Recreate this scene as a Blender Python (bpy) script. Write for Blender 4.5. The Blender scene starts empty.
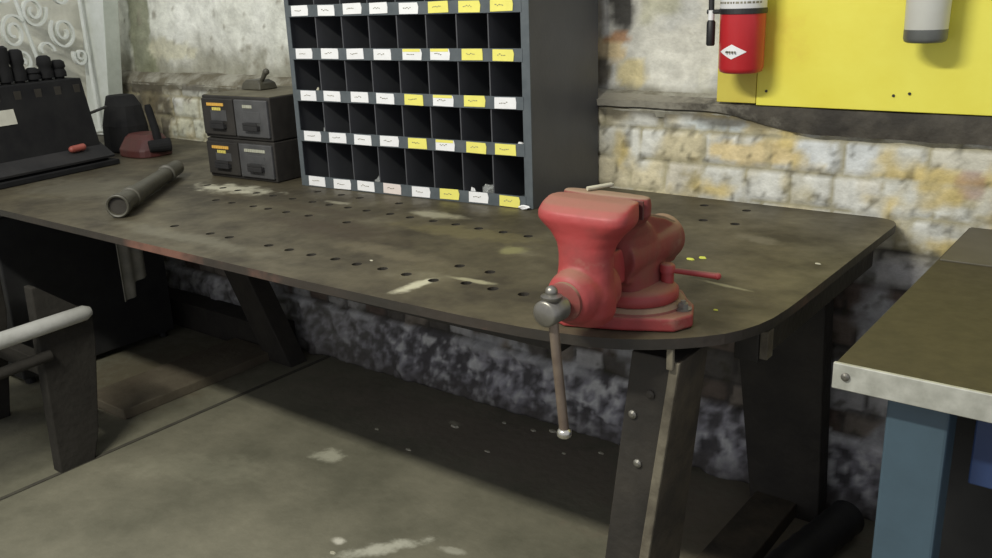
import bpy, bmesh, math, random
from mathutils import Vector, Matrix, noise
import numpy as np
random.seed(7)
S = bpy.context.scene
COL = S.collection
PI = math.pi
V = Vector

# ------------------------------------------------------------------ materials
def mat(name, c1, c2=None, scale=6.0, rough=.6, rough2=None, metal=0.0, bump=.0, bscale=40.0, c3=None, detail=6.0,
        lo=.35, hi=.65, spec=.5, attr=None, transmission=0, ior=1.45):
    m = bpy.data.materials.new(name); m.use_nodes = True
    nt = m.node_tree; N = nt.nodes; L = nt.links
    b = N['Principled BSDF']
    b.inputs['Roughness'].default_value = rough; b.inputs['Metallic'].default_value = metal
    b.inputs['Specular IOR Level'].default_value = spec
    if transmission:
        b.inputs['Transmission Weight'].default_value = transmission; b.inputs['IOR'].default_value = ior
    tc = N.new('ShaderNodeTexCoord')
    n = N.new('ShaderNodeTexNoise'); n.inputs['Scale'].default_value = scale; n.inputs['Detail'].default_value = detail
    n.inputs['Roughness'].default_value = .62
    L.new(tc.outputs['Object'], n.inputs['Vector'])
    r = N.new('ShaderNodeValToRGB'); L.new(n.outputs['Fac'], r.inputs['Fac'])
    c2 = c2 or tuple(x*.8 for x in c1)
    e = r.color_ramp.elements
    e[0].position = lo; e[0].color = (*c1, 1); e[1].position = hi; e[1].color = (*c2, 1)
    if c3:
        k = e.new(min(.98, hi+.12)); k.color = (*c3, 1)
    out = r.outputs['Color']
    if attr:
        a = N.new('ShaderNodeAttribute'); a.attribute_name = attr
        mx = N.new('ShaderNodeMix'); mx.data_type = 'RGBA'; mx.blend_type = 'MULTIPLY'; mx.inputs['Factor'].default_value = 1
        L.new(a.outputs['Color'], mx.inputs['A']); L.new(out, mx.inputs['B']); out = mx.outputs['Result']
    L.new(out, b.inputs['Base Color'])
    if rough2 is not None:
        mr = N.new('ShaderNodeMapRange'); mr.inputs['From Min'].default_value = .35; mr.inputs['From Max'].default_value = .65
        mr.inputs['To Min'].default_value = rough; mr.inputs['To Max'].default_value = rough2
        L.new(n.outputs['Fac'], mr.inputs['Value']); L.new(mr.outputs['Result'], b.inputs['Roughness'])
    if bump:
        n2 = N.new('ShaderNodeTexNoise'); n2.inputs['Scale'].default_value = bscale; n2.inputs['Detail'].default_value = 5
        L.new(tc.outputs['Object'], n2.inputs['Vector'])
        bp = N.new('ShaderNodeBump'); bp.inputs['Strength'].default_value = bump; bp.inputs['Distance'].default_value = .01
        L.new(n2.outputs['Fac'], bp.inputs['Height']); L.new(bp.outputs['Normal'], b.inputs['Normal'])
    m['out_node'] = b.name
    return m

def add_blobs(m, blobs):
    """dust, paint and other tone patches of their own shape; blob = (x, y, z, rx, ry, rot, colour, strength), object coordinates"""
    nt = m.node_tree; N = nt.nodes; L = nt.links; b = N['Principled BSDF']
    tc = next(n for n in N if n.type == 'TEX_COORD')
    wn = N.new('ShaderNodeTexNoise'); wn.inputs['Scale'].default_value = 17; wn.inputs['Detail'].default_value = 7; wn.inputs['Roughness'].default_value = .65
    L.new(tc.outputs['Object'], wn.inputs['Vector'])
    src = b.inputs['Base Color'].links[0].from_socket
    for (x, y, z, rx, ry, rot, colr, st) in blobs:
        mp = N.new('ShaderNodeMapping'); mp.vector_type = 'TEXTURE'
        mp.inputs['Location'].default_value = (x, y, z); mp.inputs['Rotation'].default_value = (0, 0, rot)
        mp.inputs['Scale'].default_value = (rx, ry, 60)
        L.new(tc.outputs['Object'], mp.inputs['Vector'])
        ln = N.new('ShaderNodeVectorMath'); ln.operation = 'LENGTH'; L.new(mp.outputs['Vector'], ln.inputs[0])
        ad = N.new('ShaderNodeMath'); ad.operation = 'MULTIPLY_ADD'; ad.inputs[1].default_value = 2.0; 
        L.new(wn.outputs['Fac'], ad.inputs[0]); 
        sb = N.new('ShaderNodeMath'); sb.operation = 'SUBTRACT'; L.new(ln.outputs['Value'], sb.inputs[0]); sb.inputs[1].default_value = 1.0
        L.new(sb.outputs[0], ad.inputs[2])
        mr = N.new('ShaderNodeMapRange'); mr.interpolation_type = 'SMOOTHSTEP'
        mr.inputs['From Min'].default_value = .25; mr.inputs['From Max'].default_value = 1.0
        mr.inputs['To Min'].default_value = st; mr.inputs['To Max'].default_value = 0
        L.new(ad.outputs[0], mr.inputs['Value'])
        mx = N.new('ShaderNodeMix'); mx.data_type = 'RGBA'
        L.new(mr.outputs['Result'], mx.inputs['Factor']); L.new(src, mx.inputs['A']); mx.inputs['B'].default_value = (*colr, 1)
        src = mx.outputs['Result']
    L.new(src, b.inputs['Base Color'])

M = {}
M['wall'] = mat('painted_brick', (.90, .90, .88), (1.22, 1.22, 1.20), 22, .8, bump=.35, bscale=70, attr='Col', spec=.25)
M['floor'] = mat('concrete_floor', (.130, .125, .088), (.215, .203, .147), 3.2, .75, rough2=.6, bump=.25, bscale=30, c3=(.28, .265, .195), spec=.35)
M['table'] = mat('grimy_steel_top', (.040, .033, .020), (.094, .081, .050), 6.5, .62, rough2=.45, metal=0.0, bump=.12, bscale=25, c3=(.145, .13, .085), spec=.4, detail=9, lo=.36, hi=.62)
M['table_edge'] = mat('rusty_edge', (.020, .017, .012), (.032, .024, .017), 2.2, .6, bump=.2, c3=(.15, .07, .048), lo=.40, hi=.54)
M['leg'] = mat('dark_timber', (.018, .0155, .012), (.034, .029, .022), 8, .75, bump=.3)
M['leg_side'] = mat('worn_side_timber', (.034, .028, .02), (.075, .06, .04), 12, .75, bump=.3, c3=(.12, .095, .065))
M['leg_edge'] = mat('worn_timber_edge', (.17, .15, .105), (.07, .058, .04), 14, .75, bump=.3, c3=(.2, .175, .12))
M['dark'] = mat('dark_steel', (.016, .016, .017), (.028, .027, .027), 8, .75, bump=.1, spec=.25)
M['rack'] = mat('blackened_steel', (.008, .008, .009), (.015, .015, .015), 9, .85, bump=.1, spec=.2)
M['black'] = mat('black_paint', (.012, .012, .013), (.022, .022, .022), 10, .5)
M['cab'] = mat('grey_blue_cabinet', (.060, .062, .068), (.072, .074, .080), 9, .45, bump=.04, bscale=80)
M['cab_edge'] = mat('worn_cabinet_edge', (.070, .084, .092), (.095, .110, .118), 25, .45)
M['cab_in'] = mat('bin_inside', (.03, .031, .034), (.045, .046, .05), 12, .5)
def settle_dust(m, colr, amount, lo=.55, hi=.95):
    nt = m.node_tree; N = nt.nodes; L = nt.links; b = N['Principled BSDF']
    g = N.new('ShaderNodeNewGeometry'); sp = N.new('ShaderNodeSeparateXYZ'); L.new(g.outputs['Normal'], sp.inputs[0])
    mr = N.new('ShaderNodeMapRange'); mr.inputs['From Min'].default_value = lo; mr.inputs['From Max'].default_value = hi
    mr.inputs['To Max'].default_value = amount; L.new(sp.outputs['Z'], mr.inputs['Value'])
    src = b.inputs['Base Color'].links[0].from_socket
    mx = N.new('ShaderNodeMix'); mx.data_type = 'RGBA'; L.new(mr.outputs['Result'], mx.inputs['Factor']); L.new(src, mx.inputs['A'])
    mx.inputs['B'].default_value = (*colr, 1); L.new(mx.outputs['Result'], b.inputs['Base Color'])
def label_mat(name, c, ink):
    m = mat(name, c, tuple(x*.93 for x in c), 30, .65)
    return m
M['white_label'] = label_mat('white_label', (.80, .80, .80), None)
M['pink_label'] = label_mat('faded_label', (.72, .64, .60), None)
M['yellow_label'] = label_mat('yellow_label', (.80, .74, .16), None)
M['ink'] = mat('ink', (.12, .11, .08), (.3, .28, .2), 60, .7)
M['box'] = mat('dark_grey_case', (.022, .020, .018), (.034, .031, .027), 12, .65, bump=.12, spec=.3)
M['drawer'] = mat('drawer_grey', (.050, .050, .051), (.075, .075, .076), 16, .42, bump=.08)
M['dusty'] = mat('dusty_top', (.085, .075, .045), (.15, .135, .085), 9, .8, bump=.2)
M['orange_tag'] = mat('orange_tag', (.72, .42, .08), (.62, .34, .06), 60, .6)
M['yellow_tag'] = mat('yellow_tag', (.68, .58, .14), (.55, .46, .1), 60, .6)
M['pale_tag'] = mat('pale_tag', (.42, .42, .34), (.34, .34, .26), 60, .6)
M['red'] = mat('vise_red', (.31, .038, .037), (.24, .036, .033), 11, .50, rough2=.62, bump=.08, bscale=60, c3=(.27, .11, .08), lo=.42, hi=.62)
M['red_dusty'] = mat('dusty_red', (.19, .030, .027), (.17, .048, .036), 12, .7, bump=.15, c3=(.22, .13, .09), lo=.42, hi=.60)
M['tan'] = mat('tan_dust', (.26, .18, .115), (.20, .13, .085), 18, .85, bump=.2)
settle_dust(M['red'], (.24, .15, .10), .7, .6, .98); settle_dust(M['red_dusty'], (.24, .165, .105), .9, .35, .8)
M['steel'] = mat('worn_steel', (.16, .15, .13), (.26, .25, .22), 20, .38, metal=.7, bump=.06)
M['steel_hi'] = mat('polished_steel', (.45, .44, .40), (.6, .58, .52), 20, .25, metal=.85)
M['bar'] = mat('brown_steel_bar', (.14, .105, .08), (.21, .165, .125), 22, .42, metal=.45)
M['tube'] = mat('dark_tube', (.045, .042, .030), (.075, .07, .05), 14, .5, bump=.15)
M['ext_red'] = mat('extinguisher_red', (.52, .026, .032), (.46, .023, .028), 6, .3)
M['white'] = mat('white_paint', (.72, .75, .72), (.60, .63, .58), 12, .5, bump=.08)
M['shaded_white'] = mat('shaded_white_paint', (.56, .60, .54), (.44, .48, .42), 10, .55, bump=.1)  # darker copy of the white, for the post's shaded face
M['board'] = mat('yellow_board', (.80, .74, .095), (.76, .68, .07), 3.5, .5, bump=.06, c3=(.70, .56, .06), lo=.4, hi=.64)
M['board_dark'] = mat('yellow_board_side_strip', (.62, .54, .08), (.56, .46, .06), 5, .55)
M['beam'] = mat('dark_beam', (.030, .026, .020), (.075, .066, .050), 7, .8, bump=.5, c3=(.12, .11, .085), lo=.4, hi=.62)
M['canister'] = mat('cloudy_canister', (.52, .52, .47), (.60, .60, .54), 5, .35)
M['canister_cap'] = mat('dark_grey_cap', (.085, .09, .085), (.12, .125, .115), 8, .4)
M['bench_top'] = mat('brown_bench_top', (.036, .029, .013), (.048, .038, .019), 30, .6, rough2=.55, bump=.05)
M['bench_back'] = mat('grey_bench_back', (.075, .067, .046), (.092, .083, .06), 20, .5)
M['edge_metal'] = mat('pale_steel_trim', (.50, .50, .44), (.36, .36, .31), 30, .45, metal=.3)
M['blue_leg'] = mat('blue_grey_steel', (.060, .100, .130), (.050, .082, .106), 8, .42, bump=.05)
M['blue'] = mat('dark_blue_drawer', (.020, .040, .11), (.028, .052, .13), 8, .45)
M['sill'] = mat('brown_sill', (.085, .068, .045), (.13, .11, .075), 6, .8, bump=.3)
M['plank'] = mat('shaded_plank', (.021, .019, .016), (.034, .031, .026), 7, .85, bump=.35, spec=.2)  # colour kept dark to stand in for shadow on the stand
M['pale_rail'] = mat('pale_grey_rail', (.34, .34, .31), (.46, .46, .43), 9, .55, bump=.1)
M['rag'] = mat('pale_cloth', (.24, .23, .19), (.15, .145, .12), 12, .9)
M['paper'] = mat('paper', (.55, .54, .46), (.46, .45, .38), 20, .8)
M['rust_red'] = mat('dull_red', (.09, .022, .019), (.06, .018, .016), 12, .55)
M['bright_red'] = mat('salmon_red', (.33, .085, .065), (.27, .07, .05), 12, .5)
M['scrap'] = mat('pale_scrap', (.5, .48, .36), (.36, .34, .26), 20, .7)
M['yel_scrap'] = mat('yellow_scrap', (.62, .66, .08), (.5, .52, .08), 20, .6)
M['glass'] = mat('clear_plastic', (.7, .72, .7), (.6, .62, .6), 20, .15, transmission=.7)
M['floor_line'] = mat('floor_joint', (.05, .045, .035), (.075, .07, .05), 20, .9)

TZ = .8791      # table top height
# ------------------------------------------------------------------ mesh helpers
class MB:
    def __init__(s): s.bm = bmesh.new()
    def box(s, x0, x1, y0, y1, z0, z1, f=None):
        c = [(x0,y0,z0),(x1,y0,z0),(x1,y1,z0),(x0,y1,z0),(x0,y0,z1),(x1,y0,z1),(x1,y1,z1),(x0,y1,z1)]
        v = [s.bm.verts.new(f(*p) if f else p) for p in c]
        for q in [(0,3,2,1),(4,5,6,7),(0,1,5,4),(1,2,6,5),(2,3,7,6),(3,0,4,7)]: s.bm.faces.new([v[i] for i in q])
        return s
    def loft(s, rings, cap=True, close=False):
        R = [[s.bm.verts.new(p) for p in r] for r in rings]
        n = len(R[0])
        pairs = list(zip(R, R[1:])) + ([(R[-1], R[0])] if close else [])
        for a, b in pairs:
            for i in range(n): s.bm.faces.new((a[i], a[(i+1)%n], b[(i+1)%n], b[i]))
        if cap and not close:
            s.bm.faces.new(list(reversed(R[0]))); s.bm.faces.new(R[-1])
        return s
    def cyl(s, p, q, r, r2=None, n=24):
        return s.tube([p, q], [r, r if r2 is None else r2], n)
    def tube(s, pts, rad, n=16, cap=True):
        pts = [V(p) for p in pts]
        if not hasattr(rad, '__len__'): rad = [rad]*len(pts)
        rings = []; up = None
        for i, p in enumerate(pts):
            a = pts[max(i-1,0)]; b = pts[min(i+1,len(pts)-1)]
            if (b-a).length < 1e-7: d = d0
            else: d = (b-a).normalized()
            d0 = d
            if up is None:
                up = V((0,0,1)) if abs(d.z) < .9 else V((1,0,0))
            u = (up - d*up.dot(d)).normalized(); up = u; w = d.cross(u)
            rings.append([p + (u*math.cos(t)+w*math.sin(t))*rad[i] for t in [2*PI*k/n for k in range(n)]])
        return s.loft(rings, cap)
    def lathe(s, c, prof, n=32, axis='z'):
        rings = []
        for r, h in prof:
            ring = []
            for k in range(n):
                t = 2*PI*k/n; a, b = r*math.cos(t), r*math.sin(t)
                ring.append((c[0]+a, c[1]+b, c[2]+h) if axis == 'z' else ((c[0]+a, c[1]+h, c[2]-b) if axis == 'y' else (c[0]+h, c[1]+a, c[2]+b)))
            rings.append(ring)
        return s.loft(rings)
    def prism(s, poly, z0, z1):
        return s.loft([[(x,y,z0) for x,y in poly], [(x,y,z1) for x,y in poly]])
    def prism_x(s, poly, x0, x1):
        return s.loft([[(x0,y,z) for y,z in poly], [(x1,y,z) for y,z in poly]])
    def prism_y(s, poly, y0, y1):
        return s.loft([[(x,y0,z) for x,z in poly], [(x,y1,z) for x,z in poly]])
    def sphere(s, c, r, n=20, sc=(1,1,1)):
        m = Matrix.Translation(c) @ Matrix.Diagonal((r*sc[0], r*sc[1], r*sc[2], 1))
        bmesh.ops.create_uvsphere(s.bm, u_segments=n, v_segments=n//2+1, radius=1, matrix=m); return s
    def build(s, name, m, parent=None, bevel=0, smooth=False, segs=2, sub=0, off=None):
        me = bpy.data.meshes.new(name)
        if off is None and parent is not None: off = parent['_o'] if '_o' in parent else (0,0,0)
        bmesh.ops.recalc_face_normals(s.bm, faces=s.bm.faces)
        if off is not None: bmesh.ops.translate(s.bm, verts=s.bm.verts, vec=-V(off))
        s.bm.to_mesh(me); s.bm.free()
        o = bpy.data.objects.new(name, me); COL.objects.link(o)
        ms = m if isinstance(m, (list, tuple)) else [m]
        for q in ms: me.materials.append(q)
        if parent is not None:
            o.parent = parent; o['_o'] = list(off)
        elif off is not None:
            o.location = off
        if smooth:
            me.polygons.foreach_set('use_smooth', [True]*len(me.polygons))
            if hasattr(me, 'set_sharp_from_angle'): me.set_sharp_from_angle(angle=R(50))
        if bevel:
            b = o.modifiers.new('bevel', 'BEVEL'); b.width = bevel; b.segments = segs; b.limit_method = 'ANGLE'; b.angle_limit = R(40)
        if sub:
            q = o.modifiers.new('sub', 'SUBSURF'); q.levels = sub; q.render_levels = sub
        return o
R = math.radians

def thing(name, label, cat, loc, group=None):
    o = bpy.data.objects.new(name, None); COL.objects.link(o); o.location = loc; o['_o'] = list(loc)
    o.empty_display_size = .05
    o['label'] = label; o['category'] = cat
    if group: o['group'] = group
    return o
def tag(o, label, cat, group=None):
    o['label'] = label; o['category'] = cat
    if group: o['group'] = group
    return o
def single(mb, name, m, label, cat, loc, group=None, **k):
    return tag(mb.build(name, m, None, off=loc, **k), label, cat, group)
def struct(mb, name, m, **k):
    o = mb.build(name, m, None, **k); o['kind'] = 'structure'; return o
def note(o, t): o['label'] = t; return o
def copy_tree(o, parent=None):
    c = o.copy(); COL.objects.link(c)
    if parent is not None: c.parent = parent
    for ch in list(o.children): copy_tree(ch, c)
    return c

# ------------------------------------------------------------------ the setting
def fb(x, y, z, sc, oct=4):
    return noise.fractal(V((x*sc, y*sc, z*sc)), 1.0, 2.0, oct)      # about -1..1
def mixc(a, b, t):
    t = max(0, min(1, t)); return tuple(a[i]*(1-t)+b[i]*t for i in range(3))
def sst(a, b, x):
    t = max(0, min(1, (x-a)/(b-a))); return t*t*(3-2*t)
def ell(x, z, cx, cz, rx, rz, wob=.5, seed=0.):
    d = math.hypot((x-cx)/rx, (z-cz)/rz) + wob*fb(x, seed, z, 14, 3)
    return 1 - sst(.75, 1.1, d)

def grid_wall(name, x0, x1, z0, z1, y, step, fn):
    nx = int((x1-x0)/step)+1; nz = int((z1-z0)/step)+1
    verts = []; cols = []
    for j in range(nz):
        z = z0+(z1-z0)*j/(nz-1)
        for i in range(nx):
            x = x0+(x1-x0)*i/(nx-1)
            dy, c = fn(x, z)
            if j == nz-1: dy = max(dy, 0)
            verts.append((x, y+dy, z)); cols.extend((*c, 1))
    faces = [(j*nx+i, j*nx+i+1, (j+1)*nx+i+1, (j+1)*nx+i) for j in range(nz-1) for i in range(nx-1)]
    # thickness: border skirt and back
    back = y+.35; n0 = len(verts)
    border = [i for i in range(nx)] + [j*nx+nx-1 for j in range(1, nz)] + [(nz-1)*nx+i for i in range(nx-2, -1, -1)] + [j*nx for j in range(nz-2, 0, -1)]
    for b in border:
        v = verts[b]; verts.append((v[0], back, v[2])); cols.extend(cols[b*4:b*4+4])
    k = len(border)
    for i in range(k):
        faces.append((border[i], n0+i, n0+(i+1)%k, border[(i+1)%k]))
    faces.append(tuple(n0+i for i in range(k)))
    me = bpy.data.meshes.new(name); me.from_pydata(verts, [], faces)
    at = me.color_attributes.new('Col', 'FLOAT_COLOR', 'POINT'); at.data.foreach_set('color', cols)
    me.polygons.foreach_set('use_smooth', [True]*len(me.polygons))
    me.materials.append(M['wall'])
    o = bpy.data.objects.new(name, me); COL.objects.link(o); o['kind'] = 'structure'
    return o

BR_H, BR_W = .095, .20
def hash2(a, b):
    return random.Random(a*7919+b*104729+13).random()
def lower_wall(x, z):
    n1 = fb(x, 1.3, z, 3, 4); n2 = fb(x, 7.7, z, 18, 4); n3 = fb(x, 3.1, z, 7, 3); n4 = fb(x, 5.1, z, 34, 3)
    if z < .238 + .014*n1:                                  # rough rendered footing
        t = sst(-.4, .4, .35*n3 + .45*n2 + .7*n4)
        c = mixc((.10, .095, .10), (.40, .39, .43), t)
        c = mixc(c, (.62, .62, .62), sst(.12, .5, n4*.6+n2*.5+n1*.3))
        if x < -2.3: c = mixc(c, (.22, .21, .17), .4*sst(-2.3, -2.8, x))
        c = mixc(c, (.62, .62, .63), .6*sst(.205, .23, z)*sst(-.3, .2, n3))
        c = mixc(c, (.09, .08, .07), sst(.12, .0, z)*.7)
        return -.012 - .008*n2 - .02*sst(.0, .6, n3), c
    if z < .309:                                              # header course on end
        row = 100; w = .112; h = .071; zz = (z-.238)/h; xx = x/w
        hh = h
    else:
        row = int((z-.309)//BR_H); zz = ((z-.309)-row*BR_H)/BR_H; w = BR_W if row % 4 != 2 else BR_W*.62; hh = BR_H
        xx = x/w + (.5 if row % 2 else .0) + .13*(row % 3)
    wob = .09*fb(x, 2.2, z, 7, 3)
    xi = math.floor(xx+wob); fx = xx+wob-xi
    dm = min(fx*w, (1-fx)*w, (zz+wob*.5)*hh, (1-zz-wob*.5)*hh)
    mort = 1 - sst(.003, .011, dm + .004*n2)
    filled = sst(-.1, .35, n3)                     # thick paint fills some joints
    hsh = hash2(row, xi); h2 = hash2(row+31, xi+5)
    if z > .8:
        pal = [(.54, .52, .44), (.57, .54, .43), (.60, .54, .38), (.58, .58, .53), (.52, .49, .41), (.56, .50, .34), (.55, .55, .51)]
        c = pal[int(hsh*len(pal))]
        c = mixc(c, (.56, .45, .20), sst(.05, .5, n3 + (.25 if x > -1.3 and z > .98 else -.1)))
        c = mixc(c, (.60, .60, .56), sst(.1, .45, fb(x, 12., z, 5, 3)))
        c = mixc(c, (.27, .23, .12), sst(.18, .6, n2*.6 - n1*.6)*.75)
        # flaked white paint below the timber on the right
        p = ell(x, z, -.74, 1.035, .11, .045, .5, 4.) ; c = mixc(c, (.60, .62, .62), p)
        p2 = ell(x, z, -1.09, 1.09, .10, .022, .4, 5.); c = mixc(c, (.56, .60, .60), p2)
        p3 = ell(x, z, -.97, 1.015, .13, .034, .4, 6.); c = mixc(c, (.62, .50, .27), p3*.9)
        p4 = ell(x, z, -.42, .99, .045, .035, .6, 8.); c = mixc(c, (.30, .16, .13), p4*.55)
        p5 = ell(x, z, -.30, 1.0, .05, .09, .6, 8.5); c = mixc(c, (.30, .27, .2), p5*.6)
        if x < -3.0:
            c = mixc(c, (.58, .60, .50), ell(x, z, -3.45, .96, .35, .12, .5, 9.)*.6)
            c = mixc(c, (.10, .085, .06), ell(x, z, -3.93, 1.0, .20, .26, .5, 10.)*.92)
        mc = (.33, .30, .20)
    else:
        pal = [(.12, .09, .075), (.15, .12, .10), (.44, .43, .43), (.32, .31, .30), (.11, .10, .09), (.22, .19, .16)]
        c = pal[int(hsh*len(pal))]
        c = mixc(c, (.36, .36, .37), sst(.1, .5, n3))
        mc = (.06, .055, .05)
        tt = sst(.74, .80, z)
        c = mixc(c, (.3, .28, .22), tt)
    deep = mort*(1-.75*filled)
    c = mixc(c, mc, deep*.9)
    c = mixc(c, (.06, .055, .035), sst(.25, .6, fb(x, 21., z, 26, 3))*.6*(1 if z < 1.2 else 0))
    dy = .010*deep - .004*(hsh-.5) - .003*n2 - .002*n3
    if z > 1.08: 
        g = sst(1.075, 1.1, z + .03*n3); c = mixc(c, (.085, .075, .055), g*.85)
    return dy, c

def upper_wall(x, z):
    n1 = fb(x, 1.9, z, 2.2, 4); n2 = fb(x, 5.5, z, 16, 4); n3 = fb(x, 8.1, z, 6, 4)
    if x < -2.0:
        c = mixc((.78, .79, .74), (.69, .70, .64), sst(-.1, .5, n1))
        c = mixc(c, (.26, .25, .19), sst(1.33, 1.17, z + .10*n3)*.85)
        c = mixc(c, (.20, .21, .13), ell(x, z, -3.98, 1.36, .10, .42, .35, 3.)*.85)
        c = mixc(c, (.55, .53, .40), ell(x, z, -3.78, 1.27, .16, .05, .5, 5.)*.8)
        c = mixc(c, (.25, .23, .18), sst(.48, .62, n2)*.7)
        
    else:
        c = mixc((.62, .61, .55), (.66, .62, .51), sst(-.1, .4, n1))
        c = mixc(c, (.50, .50, .47), sst(.05, .5, n3))
        c = mixc(c, (.36, .35, .22), sst(.15, .5, fb(x, 30., z, 5, 3))*.6)
        c = mixc(c, (.035, .033, .03), ell(x, z, -1.435, 1.50, .055, .19, .35, 2.)*.95)
        c = mixc(c, (.22, .20, .15), ell(x, z, -1.53, 1.42, .035, .3, .4, 2.5)*.8)
        c = mixc(c, (.62, .50, .30), ell(x, z, -1.47, 1.285, .06, .035, .3, 7.))
        c = mixc(c, (.42, .20, .08), ell(x, z, -1.45, 1.322, .045, .016, .5, 7.5)*.8)
        c = mixc(c, (.64, .56, .33), ell(x, z, -1.395, 1.215, .06, .045, .3, 7.7))
        c = mixc(c, (.16, .14, .10), ell(x, z, -1.50, 1.22, .035, .045, .5, 8.7)*.9)
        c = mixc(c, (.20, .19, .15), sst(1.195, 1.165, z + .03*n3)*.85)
    dy = -.010*n3 - .005*n2 - .02*n1
    return dy, c

YW = 2.42
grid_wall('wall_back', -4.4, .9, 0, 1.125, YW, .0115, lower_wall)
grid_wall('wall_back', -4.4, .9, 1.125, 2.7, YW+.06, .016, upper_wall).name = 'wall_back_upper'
M['left_wall'] = mat('limewashed_wall', (.66, .66, .57), (.76, .75, .66), 5, .8, bump=.3, c3=(.55, .56, .44))
lw_ = MB(); lw_.box(-4.6, -4.36, -.6, 2.42, 0, 2.7); struct(lw_, 'wall_left', M['left_wall'])
fl = MB(); fl.box(-4.6, 2.2, -2.0, 2.8, -.12, 0)
struct(fl, 'floor', M['floor'])
add_blobs(M['floor'], [
    (-1.7, 2.2, 0, 1.35, .26, 0, (.21, .18, .14), .75), (-.85, 2.15, 0, .5, .5, 0, (.17, .14, .10), .6),
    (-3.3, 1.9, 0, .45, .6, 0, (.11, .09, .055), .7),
    (-1.62, 1.52, 0, .17, .035, .9, (.55, .54, .44), .8), (-2.15, 1.80, 0, .08, .06, .3, (.50, .49, .38), .7),
    (-1.75, 1.47, 0, .03, .02, .3, (.62, .6, .5), .9), (-1.45, 1.62, 0, .05, .018, .3, (.48, .47, .38), .6),
    (-2.45, 1.5, 0, .35, .12, .5, (.30, .29, .21), .3), (-1.95, 2.22, 0, .05, .02, 0, (.5, .48, .36), .8)])
jt = MB(); jt.box(-2.815, -2.80, .2, 2.41, -.03, .0035); struct(jt, 'trim_1', M['floor_line'])
# old sill timber with its ledge running along the wall
lg = MB()
def beam_sec(x):
    h = .012*fb(x, 4., 0, 3, 3); d = .004*fb(x, 9., 0, 11, 3)
    zb = 1.128 - .048*sst(-1.12, -.80, x) + .4*d
    return [(x, YW+.10, zb), (x, YW-.010+d, zb), (x, YW-.016+d, max(1.132, zb+.02) if zb > 1.11 else 1.12), (x, YW-.010+d, 1.146+h*.3), (x, YW+.03, 1.160+h*.3), (x, YW+.10, 1.164)]
lg.loft([beam_sec(-1.50+.02*k) for k in range(116)])
bmx = struct(lg, 'trim_2', M['beam'], smooth=True)
add_blobs(M['beam'], [(-1.36, 2.42, 1.15, .42, 9, 0, (.33, .31, .25), .85)])
lg = MB()
def led_sec(x):
    h = .014*fb(x, 4., 0, 4, 3)
    return [(x, YW+.10, 1.10), (x, YW+.006, 1.10), (x, YW-.001, 1.118+h*.4), (x, YW+.012, 1.140+h*.5), (x, YW+.045, 1.165+h*.5), (x, YW+.10, 1.175)]
M['ledge'] = mat('dusty_ledge', (.14, .125, .085), (.34, .33, .27), 9, .85, bump=.4, lo=.4, hi=.6)
lg.loft([led_sec(-4.36+.03*k) for k in range(112)])
struct(lg, 'trim_3', M['ledge'], smooth=True)

# yellow plywood boards on the wall
b1 = MB(); b1.box(-.963, .75, 2.405, 2.427, 1.151, 2.3)
yb = single(b1, 'wall_board', M['board'], 'large bright yellow painted board above the dark timber, right of the extinguisher', 'board', (-.1, 2.42, 1.151), bevel=.002)
add_blobs(M['board'], [(.42-.9, -.01, .08, .10, 1, 0, (.68, .52, .03), .0)])
b2 = MB(); b2.box(-1.078, -.965, 2.407, 2.425, 1.155, 2.3)
single(b2, 'wall_board', M['board_dark'], 'narrow darker yellow board strip behind the red fire extinguisher', 'board', (-1.02, 2.42, 1.155), bevel=.002)
for (x, z) in [(-.935, 1.19), (-.61, 1.19), (-.573, 1.196)]:
    nl = MB(); nl.lathe((x, 2.402, z), [(.0035, 0), (.0035, .01)], 10, 'y')
    nl.build('nail', M['black'], yb, off=(-.1, 2.42, 1.151))

# ------------------------------------------------------------------ workbench
wb = thing('workbench', 'long grimy brown bench top drilled with rows of holes, rounded corners, on heavy dark legs', 'workbench', (-1.9, 1.8, 0))
def arc(cx, cy, r, a0, a1, n=8): return [(cx+r*math.cos(R(a0+(a1-a0)*k/n)), cy+r*math.sin(R(a0+(a1-a0)*k/n))) for k in range(n+1)]
XR = -.560
outline = [(-4.27, 1.235), (-2.4, 1.238), (-1.52, 1.240), (-1.23, 1.246), (-1.05, 1.252), (-.93, 1.262), (-.854, 1.274), (-.80, 1.286), (-.745, 1.307), (-.70, 1.334), (-.663, 1.363), (-.632, 1.394), (-.606, 1.426), (-.588, 1.46), (-.574, 1.50), (-.565, 1.548), (-.561, 1.61), (XR, 1.68)]
outline += [(XR, 2.34)] + arc(XR-.065, 2.34, .065, 0, 90, 7) + [(-.75, 2.402), (-4.27, 2.402)]
holes = []
def row(y, xs): holes.extend((x+random.uniform(-.003, .003), y+random.uniform(-.003, .003)) for x in xs)
row(1.395, [-2.215, -2.053, -1.973, -1.811, -1.732, -1.649, -1.572, -1.494, -1.419, -1.342, -1.263])
row(1.416, [-1.189, -1.112, -1.037]); row(1.505, [-1.278, -1.193])
row(1.667, [-2.40, -2.318, -2.22, -2.15, -2.067, -1.975, -1.815])
row(1.797, [-2.63, -2.543, -2.463, -2.37, -2.284, -2.191, -2.104, -2.028, -1.949, -1.870, -1.781, -1.701, -1.613, -1.538, -1.457, -1.376, -1.294])
row(1.911, [-2.202, -2.095, -2.010, -1.85]); row(2.16, [-.989, -.905]); row(2.315, [-1.064, -.936])
tb = bmesh.new()
def ring(pts, z):
    vs = [tb.verts.new((x, y, z)) for x, y in pts]
    return vs, [tb.edges.new((vs[i], vs[(i+1) % len(vs)])) for i in range(len(vs))]
ed = []
ov, oe = ring(outline, TZ); ed += oe; loops = [ov]
for hx, hy in holes:
    hv, he = ring([(hx+.0125*math.cos(2*PI*k/12), hy+.0125*math.sin(2*PI*k/12)) for k in range(12)], TZ); ed += he; loops.append(hv)
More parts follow.
